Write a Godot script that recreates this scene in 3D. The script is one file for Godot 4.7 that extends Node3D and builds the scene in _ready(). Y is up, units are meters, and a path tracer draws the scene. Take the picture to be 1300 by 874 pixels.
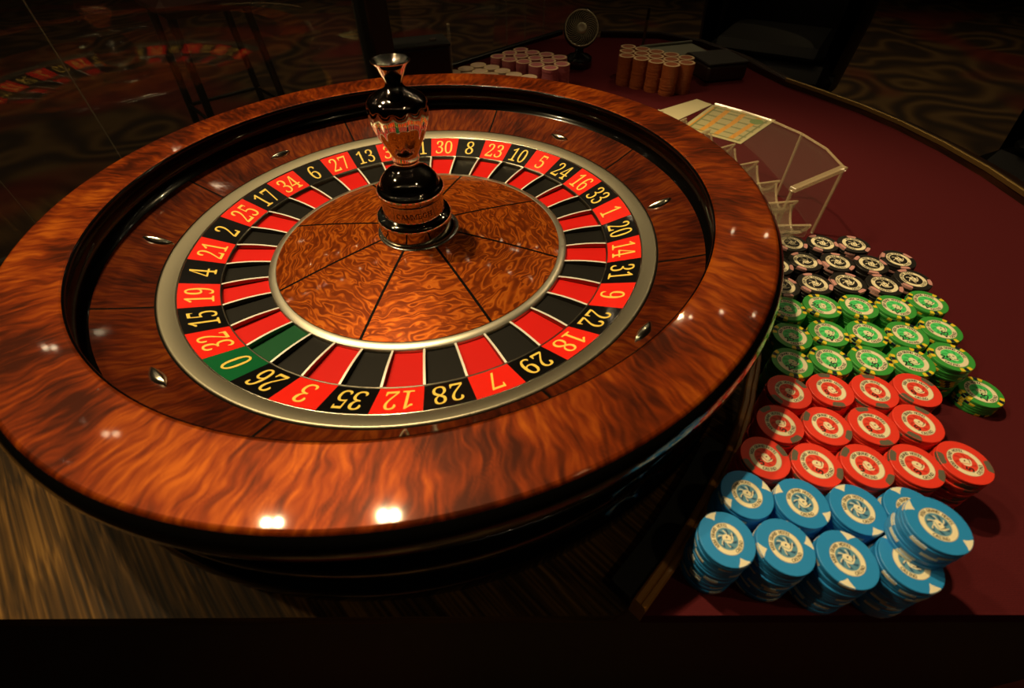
extends Node3D
# A roulette wheel on a casino table. The top of the wheel's wooden rim is the plane y = 0 and its axle is x = z = 0.

const FELT := -0.135
const SHELF := -0.14
const FLOOR := -0.9
const CEIL := 1.85
const POCKET := TAU / 37.0
const ZERO := 2.1967
const ORDER := [0, 32, 15, 19, 4, 21, 2, 25, 17, 34, 6, 27, 13, 36, 11, 30, 8, 23, 10, 5, 24, 16, 33, 1, 20, 14, 31, 9, 22, 18, 29, 7, 28, 12, 35, 3, 26]
const REDS := [32, 19, 21, 25, 34, 27, 36, 30, 23, 5, 16, 1, 14, 9, 18, 7, 12, 3]
const SERIF := ["Droid Serif"]
const SANS := ["Droid Sans"]

var M := {}
var used := {}

# ---------------------------------------------------------------- helpers
func numbered(called: String) -> String:
	if not used.has(called):
		used[called] = 0
		return called
	used[called] += 1
	return "%s_%03d" % [called, used[called]]

func thing(called: String, label: String, category: String, at := Vector3.ZERO, turn := 0.0, group := "") -> Node3D:
	var o := Node3D.new()
	o.name = numbered(called)
	add_child(o, true)
	o.position = at
	o.rotation.y = turn
	tag(o, label, category, group)
	return o

func tag(o: Node3D, label: String, category: String, group := "") -> void:
	o.set_meta("label", label)
	o.set_meta("category", category)
	if group != "":
		o.set_meta("group", group)

func obj(called: String, mesh, material: Material, parent: Node = null) -> MeshInstance3D:
	var o := MeshInstance3D.new()
	o.mesh = done(mesh) if mesh is SurfaceTool else mesh
	o.material_override = material
	if parent == null:
		o.name = numbered(called)
		add_child(o, true)
	else:
		o.name = called
		parent.add_child(o, true)
	return o

func struct(called: String, mesh, material: Material) -> MeshInstance3D:
	var o := obj(called, mesh, material)
	o.set_meta("kind", "structure")
	return o

func mb() -> SurfaceTool:
	var st := SurfaceTool.new()
	st.begin(Mesh.PRIMITIVE_TRIANGLES)
	st.set_smooth_group(-1)
	return st

func done(st: SurfaceTool) -> ArrayMesh:
	st.generate_normals()
	return st.commit()

func vtx(st: SurfaceTool, p: Vector3, uv := Vector2.ZERO) -> void:
	st.set_uv(uv)
	st.add_vertex(p)

func quad(st: SurfaceTool, a: Vector3, b: Vector3, c: Vector3, d: Vector3, ua := Vector2.ZERO, ub := Vector2(1, 0), uc := Vector2(1, 1), ud := Vector2(0, 1)) -> void:
	if a.distance_squared_to(b) > 1e-14 and b.distance_squared_to(c) > 1e-14:
		vtx(st, a, ua); vtx(st, b, ub); vtx(st, c, uc)
	if c.distance_squared_to(d) > 1e-14 and d.distance_squared_to(a) > 1e-14:
		vtx(st, a, ua); vtx(st, c, uc); vtx(st, d, ud)

func pol(r: float, a: float, h: float) -> Vector3:
	return Vector3(r * cos(a), h, r * sin(a))

# Turns a profile of (radius, height) around the y axis. The profile runs up the outside and in over the top; a third number of 1 marks a sharp corner.
func lathe(st: SurfaceTool, prof: Array, segs: int, a0 := 0.0, a1 := TAU, flute = null) -> void:
	var sg := 1
	var run := 0.0
	for j in prof.size() - 1:
		var p = prof[j]
		var q = prof[j + 1]
		st.set_smooth_group(sg)
		var step: float = Vector2(p[0], p[1]).distance_to(Vector2(q[0], q[1]))
		for k in segs:
			var a := a0 + (a1 - a0) * k / segs
			var b := a0 + (a1 - a0) * (k + 1) / segs
			var u := float(k) / segs
			var v := float(k + 1) / segs
			var fa := 1.0
			var fb := 1.0
			var ga := 1.0
			var gb := 1.0
			if flute != null:
				fa = flute.call(a, p[1]); fb = flute.call(b, p[1])
				ga = flute.call(a, q[1]); gb = flute.call(b, q[1])
			quad(st, pol(p[0] * fa, a, p[1]), pol(p[0] * fb, b, p[1]), pol(q[0] * gb, b, q[1]), pol(q[0] * ga, a, q[1]), Vector2(u, run), Vector2(v, run), Vector2(v, run + step), Vector2(u, run + step))
		run += step
		if q.size() > 2:
			sg += 1
	st.set_smooth_group(-1)

func turned(prof: Array, segs: int, a0 := 0.0, a1 := TAU, flute = null) -> ArrayMesh:
	var st := mb()
	lathe(st, prof, segs, a0, a1, flute)
	return done(st)

# A box with chamfered edges.
func bx(st: SurfaceTool, c: Vector3, s: Vector3, ch := 0.0, turn := Basis()) -> void:
	var h := s / 2.0
	ch = minf(ch, minf(h.x, minf(h.y, h.z)) * 0.9)
	var t := Transform3D(turn, c)
	var axes := [Vector3(1, 0, 0), Vector3(0, 1, 0), Vector3(0, 0, 1)]
	for i in 3:
		for sgn in [-1.0, 1.0]:
			var n: Vector3 = axes[i] * sgn
			var u: Vector3 = axes[(i + 1) % 3]
			var v: Vector3 = axes[(i + 2) % 3] * sgn
			var hu: float = h[(i + 1) % 3] - ch
			var hv: float = h[(i + 2) % 3] - ch
			var o: Vector3 = n * h[i]
			quad(st, t * (o - u * hu - v * hv), t * (o - u * hu + v * hv), t * (o + u * hu + v * hv), t * (o + u * hu - v * hv), Vector2(-hu, -hv), Vector2(-hu, hv), Vector2(hu, hv), Vector2(hu, -hv))
	if ch <= 0.0:
		return
	for i in 3:
		var j := (i + 1) % 3
		var k := (i + 2) % 3
		for si in [-1.0, 1.0]:
			for sj in [-1.0, 1.0]:
				var e: Vector3 = axes[k] * (h[k] - ch)
				var p: Vector3 = axes[i] * si * h[i] + axes[j] * sj * (h[j] - ch)
				var q: Vector3 = axes[i] * si * (h[i] - ch) + axes[j] * sj * h[j]
				if si * sj > 0:
					quad(st, t * (p - e), t * (p + e), t * (q + e), t * (q - e))
				else:
					quad(st, t * (q - e), t * (q + e), t * (p + e), t * (p - e))
	for sx in [-1.0, 1.0]:
		for sy in [-1.0, 1.0]:
			for sz in [-1.0, 1.0]:
				var p := Vector3(sx * h.x, sy * (h.y - ch), sz * (h.z - ch))
				var q := Vector3(sx * (h.x - ch), sy * h.y, sz * (h.z - ch))
				var r := Vector3(sx * (h.x - ch), sy * (h.y - ch), sz * h.z)
				if sx * sy * sz > 0:
					vtx(st, t * p); vtx(st, t * r); vtx(st, t * q)
				else:
					vtx(st, t * p); vtx(st, t * q); vtx(st, t * r)

func box(c: Vector3, s: Vector3, ch := 0.0, turn := Basis()) -> ArrayMesh:
	var st := mb()
	bx(st, c, s, ch, turn)
	return done(st)

# A round bar through a list of points.
func tube(st: SurfaceTool, pts: Array, radii: Array, segs := 10) -> void:
	st.set_smooth_group(1)
	var rings := []
	for i in pts.size():
		var d: Vector3 = (pts[mini(i + 1, pts.size() - 1)] - pts[maxi(i - 1, 0)]).normalized()
		var u := d.cross(Vector3.UP if absf(d.y) < 0.9 else Vector3.RIGHT).normalized()
		var v := d.cross(u)
		var ring := []
		for k in segs:
			var a := TAU * k / segs
			ring.append(pts[i] + (u * cos(a) + v * sin(a)) * float(radii[i]))
		rings.append(ring)
	for i in pts.size() - 1:
		for k in segs:
			var l := (k + 1) % segs
			quad(st, rings[i][k], rings[i + 1][k], rings[i + 1][l], rings[i][l])
	st.set_smooth_group(-1)
	for k in segs:
		var l := (k + 1) % segs
		vtx(st, pts[0]); vtx(st, rings[0][k]); vtx(st, rings[0][l])
		vtx(st, pts[-1]); vtx(st, rings[-1][l]); vtx(st, rings[-1][k])

func bar(pts: Array, radii: Array, segs := 10) -> ArrayMesh:
	var st := mb()
	tube(st, pts, radii, segs)
	return done(st)

# A flat slab between two heights with an outline of any shape; UV in metres, turned by «grain».
func slab(st: SurfaceTool, outline: PackedVector2Array, y0: float, y1: float, grain := 0.0) -> void:
	if not Geometry2D.is_polygon_clockwise(outline):
		outline.reverse()
	var idx := Geometry2D.triangulate_polygon(outline)
	var g := func(p: Vector2): return p.rotated(grain)
	for i in range(0, idx.size(), 3):
		var a := outline[idx[i]]
		var b := outline[idx[i + 1]]
		var c := outline[idx[i + 2]]
		if (b - a).cross(c - a) < 0:
			var s := b
			b = c
			c = s
		vtx(st, Vector3(a.x, y1, a.y), g.call(a)); vtx(st, Vector3(b.x, y1, b.y), g.call(b)); vtx(st, Vector3(c.x, y1, c.y), g.call(c))
		vtx(st, Vector3(a.x, y0, a.y), g.call(a)); vtx(st, Vector3(c.x, y0, c.y), g.call(c)); vtx(st, Vector3(b.x, y0, b.y), g.call(b))
	var area := 0.0
	for i in outline.size():
		area += outline[i].cross(outline[(i + 1) % outline.size()])
	for i in outline.size():
		var a := outline[i]
		var b := outline[(i + 1) % outline.size()]
		if area < 0:
			var s := a
			a = b
			b = s
		quad(st, Vector3(a.x, y0, a.y), Vector3(b.x, y0, b.y), Vector3(b.x, y1, b.y), Vector3(a.x, y1, a.y), Vector2(0, 0), Vector2(a.distance_to(b), 0), Vector2(a.distance_to(b), y1 - y0), Vector2(0, y1 - y0))

# A strip along a path, its cross-section given as (offset to the path's right seen from above, height).
func moulding(st: SurfaceTool, path: PackedVector2Array, section: Array, closed_ends := true) -> void:
	var rows := []
	var run := 0.0
	var runs := []
	for i in path.size():
		var d := (path[mini(i + 1, path.size() - 1)] - path[maxi(i - 1, 0)]).normalized()
		var n := Vector2(-d.y, d.x)
		var row := []
		for s in section:
			row.append(Vector3(path[i].x + n.x * s[0], s[1], path[i].y + n.y * s[0]))
		rows.append(row)
		if i > 0:
			run += path[i].distance_to(path[i - 1])
		runs.append(run)
	var m := section.size()
	for j in m:
		var k := (j + 1) % m
		st.set_smooth_group(j + 1)
		for i in path.size() - 1:
			quad(st, rows[i][j], rows[i][k], rows[i + 1][k], rows[i + 1][j], Vector2(runs[i], j * 0.02), Vector2(runs[i], j * 0.02 + 0.02), Vector2(runs[i + 1], j * 0.02 + 0.02), Vector2(runs[i + 1], j * 0.02))
	st.set_smooth_group(-1)
	if closed_ends:
		for j in range(1, m - 1):
			vtx(st, rows[0][0]); vtx(st, rows[0][j + 1]); vtx(st, rows[0][j])
			vtx(st, rows[-1][0]); vtx(st, rows[-1][j]); vtx(st, rows[-1][j + 1])

func mat(color: Color, rough := 0.5, metal := 0.0, coat := 0.0, coat_rough := 0.1) -> StandardMaterial3D:
	var m := StandardMaterial3D.new()
	m.albedo_color = color
	m.roughness = rough
	m.metallic = metal
	if coat > 0.0:
		m.clearcoat_enabled = true
		m.clearcoat = coat
		m.clearcoat_roughness = coat_rough
	return m

func glass(tint: Color, alpha: float, rough := 0.02) -> StandardMaterial3D:
	var m := StandardMaterial3D.new()
	m.albedo_color = Color(tint.r, tint.g, tint.b, alpha)
	m.transparency = BaseMaterial3D.TRANSPARENCY_ALPHA
	m.roughness = rough
	return m

func noise(seed_: int, freq: float, octaves := 3, kind := FastNoiseLite.TYPE_SIMPLEX_SMOOTH) -> FastNoiseLite:
	var n := FastNoiseLite.new()
	n.seed = seed_
	n.noise_type = kind
	n.frequency = freq
	n.fractal_octaves = octaves
	n.fractal_type = FastNoiseLite.FRACTAL_FBM if octaves > 1 else FastNoiseLite.FRACTAL_NONE
	return n

func picture(w: int, h: int, f: Callable) -> ImageTexture:
	var d := PackedByteArray()
	d.resize(w * h * 3)
	var i := 0
	for y in h:
		for x in w:
			var c: Color = f.call(x, y)
			d[i] = int(clampf(c.r, 0, 1) * 255.0)
			d[i + 1] = int(clampf(c.g, 0, 1) * 255.0)
			d[i + 2] = int(clampf(c.b, 0, 1) * 255.0)
			i += 3
	return ImageTexture.create_from_image(Image.create_from_data(w, h, false, Image.FORMAT_RGB8, d))

func textured(tex: Texture2D, scale: Vector3, rough: float, coat := 0.0, coat_rough := 0.1) -> StandardMaterial3D:
	var m := mat(Color.WHITE, rough, 0.0, coat, coat_rough)
	m.albedo_texture = tex
	m.uv1_scale = scale
	return m

func glyphs(text: String, font: Array, depth: float, weight := 400) -> TextMesh:
	var f := SystemFont.new()
	f.font_names = PackedStringArray(font)
	f.font_weight = weight
	var t := TextMesh.new()
	t.text = text
	t.font = f
	t.font_size = 64
	t.pixel_size = 0.01
	t.depth = depth
	t.curve_step = 1.0
	return t

# ---------------------------------------------------------------- materials
func mix3(a: Color, b: Color, c: Color, t: float) -> Color:
	return a.lerp(b, clampf(t * 2.0, 0, 1)).lerp(c, clampf(t * 2.0 - 1.0, 0, 1))

func make_materials() -> void:
	# figured veneer of the rim: wavy streaks across the ring
	var n1 := noise(3, 1.0, 3)
	var n2 := noise(8, 1.0, 2)
	var n3 := noise(5, 1.0, 3)
	var dark := Color8(76, 28, 6)
	var midc := Color8(148, 61, 12)
	var lite := Color8(210, 114, 30)
	var rim := picture(2048, 128, func(x, y):
		var a: float = TAU * x / 2048.0
		var v: float = y / 128.0
		var w: float = 0.035 * n2.get_noise_3d(cos(a) * 11.0, sin(a) * 11.0, v * 1.6) + 0.05 * (v - 0.5)
		var c := cos(a + w * 0.5)
		var s := sin(a + w * 0.5)
		var streak := n1.get_noise_3d(c * 52.0, s * 52.0, v * 1.5 + 4.0)
		var fine := n3.get_noise_3d(c * 95.0, s * 95.0, v * 3.0)
		var broad := n2.get_noise_3d(c * 4.0, s * 4.0, v * 0.8 + 9.0)
		var t := 0.42 + streak * 0.50 + fine * 0.20 + broad * 0.55
		return mix3(dark, midc, lite, t))
	M.rim = textured(rim, Vector3(1, 1.0 / 0.062, 1), 0.5, 0.5, 0.04)
	M.rim.metallic_specular = 0.22
	M.rim.albedo_color = Color8(202, 188, 160)
	M.rim.metallic = 0.28
	M.rim.roughness = 0.44
	M.apron = textured(rim, Vector3(0.125, 1.0 / 0.06, 1), 0.5, 0.45, 0.05)
	M.apron.metallic_specular = 0.2
	M.apron.metallic = 0.3
	M.apron.albedo_color = Color8(140, 124, 116)
	# quilted veneer of the cone
	var q1 := noise(21, 1.0, 2)
	var q2 := noise(22, 1.0, 2)
	var q3 := noise(25, 1.0, 2)
	var quilt := picture(768, 768, func(x, y):
		var u: float = x / 768.0
		var v: float = y / 768.0
		var wx := q2.get_noise_2d(u * 9.0, v * 9.0)
		var f := q1.get_noise_2d(u * 3.6 + wx * 0.2, v * 20.0 + wx * 0.5)
		var g := q3.get_noise_2d(u * 12.0 - 3.0, v * 24.0 + 2.0)
		var band := 0.5 + 0.5 * sin(f * 11.0 + g * 2.4)
		var edge := pow(1.0 - absf(sin(f * 6.0 + g * 2.8)), 7.0)
		var t := 0.14 + 0.46 * band * band + 0.26 * edge + 0.14 * g
		return mix3(Color8(88, 32, 6), Color8(152, 70, 14), Color8(218, 138, 46), t))
	M.cone = textured(quilt, Vector3(1, 1, 1), 0.5, 0.5, 0.06)
	M.cone.metallic_specular = 0.15
	M.cone.metallic = 0.3
	M.cone.roughness = 0.42
		# dark oak of the shelf under the wheel
	var w1 := noise(31, 1.0, 3)
	var w2 := noise(32, 1.0, 2)
	var oakh := func(u, v): return w1.get_noise_2d(u * 7.0 + w2.get_noise_2d(u * 6.0, v * 20.0) * 0.4, v * 210.0)
	var oak := picture(1024, 1024, func(x, y):
		var u: float = x / 1024.0
		var v: float = y / 1024.0
		var s: float = oakh.call(u, v)
		var b := w2.get_noise_2d(u * 4.0, v * 26.0)
		return mix3(Color8(34, 23, 9), Color8(74, 51, 21), Color8(116, 84, 38), 0.42 + s * 0.75 + b * 0.3))
	M.oak = textured(oak, Vector3(1.2, 1.2, 1), 0.5)
	M.oak.uv1_offset = Vector3(0.3, 0.12, 0)
	M.oak.metallic_specular = 0.2
	M.oak.heightmap_enabled = true
	M.oak.heightmap_texture = oak
	M.oak.heightmap_scale = 0.05
	# gilded edge strip, darker oak
	M.strip = mat(Color8(176, 118, 44), 0.36, 0.0, 0.3, 0.15)
	M.rail = textured(oak, Vector3(1.5, 8, 1), 0.4, 0.2, 0.2)
	M.rail.albedo_color = Color8(150, 122, 96)
	M.felt = mat(Color8(106, 40, 45), 0.95)
	var fn := noise(41, 0.35, 2)
	var weave := picture(512, 512, func(x, y):
		var g: float = 0.78 + 0.12 * fn.get_noise_2d(x, y) + 0.07 * sin(x * TAU / 4.0) + 0.07 * sin(y * TAU / 4.0)
		return Color(g, g, g))
	M.felt.metallic_specular = 0.1
	M.felt.albedo_texture = weave
	M.felt.uv1_scale = Vector3(6, 6, 6)
	M.gloss_black = mat(Color8(9, 8, 8), 0.12, 0.0, 1.0, 0.03)
	M.track = mat(Color8(6, 5, 5), 0.16, 0.0, 0.3, 0.03)
	M.track.metallic_specular = 0.25
	M.black = mat(Color8(14, 13, 12), 0.6)
	M.rubber = mat(Color8(8, 8, 8), 0.75)
	M.chrome = mat(Color8(205, 196, 184), 0.055, 1.0)
	M.chrome.specular_mode = BaseMaterial3D.SPECULAR_SCHLICK_GGX
	M.silver = mat(Color8(158, 153, 136), 0.4, 1.0)
	M.polished = mat(Color8(196, 192, 178), 0.2, 1.0)
	M.ring = mat(Color8(205, 201, 186), 0.36, 1.0)
	M.fret = mat(Color8(240, 238, 228), 0.42, 0.35)
	M.red = mat(Color8(236, 40, 28), 0.24, 0.0, 0.4, 0.06)
	M.ink = mat(Color8(9, 9, 10), 0.24, 0.0, 0.4, 0.06)
	M.green = mat(Color8(16, 96, 54), 0.24, 0.0, 0.4, 0.06)
	M.pocket_red = mat(Color8(206, 22, 17), 0.55)
	M.pocket_black = mat(Color8(23, 22, 20), 0.5)
	M.pocket_green = mat(Color8(12, 78, 44), 0.55)
	for k in ["pocket_red", "pocket_black", "pocket_green"]:
		M[k].metallic_specular = 0.25
	M.wall = mat(Color8(128, 124, 112), 0.3, 1.0)
	M.gold = mat(Color8(250, 214, 96), 0.45)
	M.inlay = mat(Color8(10, 6, 5), 0.6)
	M.inlay.metallic_specular = 0.15
	M.glass = glass(Color8(210, 214, 205), 0.02, 0.01)
	M.glass.metallic_specular = 0.52
	M.seam = glass(Color8(200, 190, 160), 0.10, 0.2)
	M.acrylic = glass(Color8(226, 220, 200), 0.015, 0.03)
	M.acrylic.metallic_specular = 0.24
	M.acrylic_edge = glass(Color8(226, 206, 164), 0.32, 0.2)
	M.frosted = glass(Color8(216, 204, 172), 0.09, 0.1)
	M.post = mat(Color8(16, 15, 14), 0.4)
	M.leather = mat(Color8(22, 18, 17), 0.45)
	M.seat = mat(Color8(70, 24, 18), 0.6)
	M.grey = mat(Color8(120, 122, 108), 0.6)
	M.brown = mat(Color8(46, 28, 18), 0.5)
	M.fan = mat(Color8(196, 188, 156), 0.4)
	M.brass = mat(Color8(128, 104, 58), 0.55, 0.8)
	# woven carpet in browns, with broad curved figures
	var c1 := noise(51, 1.0, 2)
	var c2 := noise(52, 1.0, 2)
	var carpet := picture(768, 768, func(x, y):
		var u: float = x / 768.0
		var v: float = y / 768.0
		var b := c1.get_noise_2d(u * 6.0, v * 6.0)
		var s := sin(b * 16.0 + c2.get_noise_2d(u * 14.0, v * 14.0) * 2.0)
		var c := Color8(82, 60, 36).lerp(Color8(114, 88, 54), clampf(s, 0, 1)).lerp(Color8(56, 42, 32), clampf(-s, 0, 1))
		return c.lerp(Color8(120, 36, 26), clampf(c2.get_noise_2d(u * 5.0 + 7.0, v * 5.0) * 2.4 - 0.5, 0, 0.8)))
	M.carpet = textured(carpet, Vector3(0.15, 0.15, 1), 0.95)
	M.ceiling = mat(Color8(52, 46, 40), 0.9)
	M.room = mat(Color8(36, 26, 22), 0.8)
	# chips
	M.chip = {"k": mat(Color8(30, 28, 27), 0.42), "g": mat(Color8(60, 158, 66), 0.42), "r": mat(Color8(234, 60, 44), 0.42), "b": mat(Color8(40, 142, 216), 0.42), "p": mat(Color8(176, 96, 104), 0.5), "w": mat(Color8(206, 178, 156), 0.5), "o": mat(Color8(150, 76, 36), 0.5)}
	M.spot = {"k": [mat(Color8(206, 150, 146), 0.45)], "g": [mat(Color8(236, 206, 48), 0.45), mat(Color8(22, 28, 52), 0.45), mat(Color8(236, 206, 48), 0.45)], "r": [mat(Color8(100, 96, 82), 0.45)], "b": [mat(Color8(238, 232, 206), 0.45)]}
	M.face = {}
	M.face.k = print_of_chip(Color8(26, 24, 22), Color8(28, 26, 24), "", Color8(22, 20, 20))
	M.face.g = print_of_chip(Color8(84, 222, 124), Color8(58, 186, 96), "25", Color8(20, 24, 26))
	M.face.r = print_of_chip(Color8(236, 72, 52), Color8(206, 50, 36), "5", Color8(26, 22, 20))
	M.face.b = print_of_chip(Color8(92, 150, 184), Color8(34, 84, 124), "", Color8(60, 48, 36))

# The round printed label of a chip: cream ring with lettering, coloured middle with a maned head.
func print_of_chip(ground: Color, stroke: Color, value: String, ink: Color) -> StandardMaterial3D:
	var n := 256
	var cream := Color8(244, 234, 200)
	var im := Image.create(n, n, false, Image.FORMAT_RGB8)
	for y in n:
		for x in n:
			var p := Vector2(x - n / 2.0 + 0.5, y - n / 2.0 + 0.5) / (n / 2.0)
			var r := p.length()
			var a := p.angle()
			var c := cream
			if r < 0.68:
				c = ground
				# mane: curved locks around the head, darker than the ground
				var swirl := sin(a * 7.0 + r * 9.0)
				if r > 0.26 and swirl > 0.45 and r < 0.6:
					c = stroke
				# head: brow, muzzle and cheek in cream
				var q := (p - Vector2(0.02, 0.03)).rotated(0.25)
				var head := Vector2(q.x / 0.27, q.y / 0.33).length() < 1.0
				var muzzle := Vector2((q.x - 0.16) / 0.20, (q.y - 0.17) / 0.15).length() < 1.0
				var lock := r > 0.24 and r < 0.54 and sin(a * 6.0 + r * 11.0 + 1.0) > 0.86 and q.y < 0.25
				if head or muzzle or (lock and value == ""):
					c = cream
				if Vector2((q.x - 0.08) / 0.07, (q.y + 0.06) / 0.045).length() < 1.0 or Vector2((q.x - 0.30) / 0.06, (q.y - 0.13) / 0.05).length() < 1.0:
					c = stroke.darkened(0.35)
				if absf(q.y - 0.24 + q.x * 0.2) < 0.022 and q.x > 0.02 and q.x < 0.32:
					c = stroke.darkened(0.35)
				if absf(q.x + 0.12 - q.y * 0.3) < 0.03 and absf(q.y) < 0.24:
					c = ground.lerp(cream, 0.35)
			elif r < 0.70:
				c = cream.darkened(0.12)
			elif r > 0.965:
				c = cream.darkened(0.25)
			im.set_pixel(x, y, c)
	ring_text(im, "MGM GRAND HOTEL", -PI / 2, 1.0, 0.835, 0.19, ink)
	ring_text(im, "CASINO", PI / 2, -1.0, 0.835, 0.19, ink)
	if value != "":
		stamp(im, value, Transform2D(-0.2, Vector2(-0.36, 0.34)), 0.44, ink)
	return textured(ImageTexture.create_from_image(im), Vector3.ONE, 0.5)

func ring_text(im: Image, text: String, mid: float, way: float, radius: float, size: float, ink: Color) -> void:
	var pitch := size * 0.74 / radius
	for i in text.length():
		if text[i] == " ":
			continue
		var a := mid + way * (i - (text.length() - 1) / 2.0) * pitch
		var at := Vector2(cos(a), sin(a)) * radius
		stamp(im, text[i], Transform2D(a + PI / 2 * way, at), size, ink)

# Fills the glyphs' triangles into the picture; coordinates run from -1 to 1, y down.
func stamp(im: Image, text: String, where: Transform2D, size: float, ink: Color) -> void:
	var t := glyphs(text, SANS, 0.0, 700)
	var arrays := t.get_mesh_arrays()
	var v: PackedVector3Array = arrays[Mesh.ARRAY_VERTEX]
	var idx: PackedInt32Array = arrays[Mesh.ARRAY_INDEX]
	var box_ := t.get_aabb()
	var k := size / 0.46
	var mid := box_.get_center()
	var half := im.get_width() / 2.0
	for i in range(0, idx.size(), 3):
		var tri := []
		for j in 3:
			var p := v[idx[i + j]]
			tri.append((where * (Vector2(p.x - mid.x, mid.y - p.y) * k) + Vector2.ONE) * half)
		fill_tri(im, tri[0], tri[1], tri[2], ink)

func fill_tri(im: Image, a: Vector2, b: Vector2, c: Vector2, ink: Color) -> void:
	var lo := a.min(b).min(c).floor()
	var hi := a.max(b).max(c).ceil()
	var d := (b - a).cross(c - a)
	if absf(d) < 1e-6:
		return
	for y in range(maxi(0, int(lo.y)), mini(im.get_height() - 1, int(hi.y)) + 1):
		for x in range(maxi(0, int(lo.x)), mini(im.get_width() - 1, int(hi.x)) + 1):
			var p := Vector2(x + 0.5, y + 0.5)
			var w0 := (b - a).cross(p - a) / d
			var w1 := (c - b).cross(p - b) / d
			var w2 := (a - c).cross(p - c) / d
			if w0 >= -0.02 and w1 >= -0.02 and w2 >= -0.02:
				im.set_pixel(x, y, ink)

# ---------------------------------------------------------------- light
func ceiling_light(x: float, z: float, energy: float, angle: float, size: float, label: String, aim := Vector3.INF) -> void:
	var t := thing("ceiling_light", label, "ceiling light", Vector3(x, CEIL, z))
	obj("trim_ring", turned([[0.055, 0.0], [0.062, -0.004], [0.06, -0.008], [0.05, -0.009, 1], [0.048, 0.0]], 24), M.black, t)
	for s in [-1.0, 1.0]:
		var bulb := SphereMesh.new()
		bulb.radius = 0.014
		bulb.height = 0.028
		bulb.radial_segments = 16
		bulb.rings = 8
		var b := obj("bulb", bulb, M.bulb, t)
		b.position = Vector3(s * 0.026, -0.016, 0)
		var l := SpotLight3D.new()
		l.name = "lamp"
		t.add_child(l, true)
		l.position = Vector3(s * 0.026, -0.032, 0)
		l.light_color = Color8(255, 223, 164)
		l.light_energy = energy / 2.0
		l.light_size = size
		l.spot_range = 12.0
		l.spot_attenuation = 2.0
		l.spot_angle = angle
		l.spot_angle_attenuation = 0.6
		l.shadow_enabled = true
		var d: Vector3 = Vector3(0, -1, 0) if aim == Vector3.INF else (aim - Vector3(x, CEIL, z)).normalized()
		l.basis = Basis.looking_at(d, Vector3(0, 0, -1) if absf(d.y) > 0.5 else Vector3.UP)

# Strings of tiny warm bulbs under the ceiling: they light nothing to speak of but sparkle in chrome and lacquer.
func pendants() -> void:
	var rng := RandomNumberGenerator.new()
	rng.seed = 9
	var bulb := SphereMesh.new()
	bulb.radius = 0.006
	bulb.height = 0.012
	bulb.radial_segments = 8
	bulb.rings = 4
	for r in 3:
		var z: float = [-2.4, -1.5, 1.3][r]
		var t := thing("string_light", ["string of tiny warm bulbs hung beyond the far end of the table", "string of tiny warm bulbs hung over the far chip stacks", "string of tiny warm bulbs hung over the player's side of the table"][r], "string light", Vector3(0, CEIL - 0.05, z))
		var pts := []
		var rad := []
		var spots := []
		for i in 23:
			var p := Vector3(-2.2 + 0.2 * i, -0.05 * absf(sin(i * 0.8)), rng.randf_range(-0.06, 0.06))
			pts.append(p)
			rad.append(0.003)
			spots.append(p + Vector3(0, -0.012, 0))
		obj("cable", bar(pts, rad, 6), M.black, t)
		for p in spots:
			obj("bulb", bulb, M.tiny, t).position = p

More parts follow.
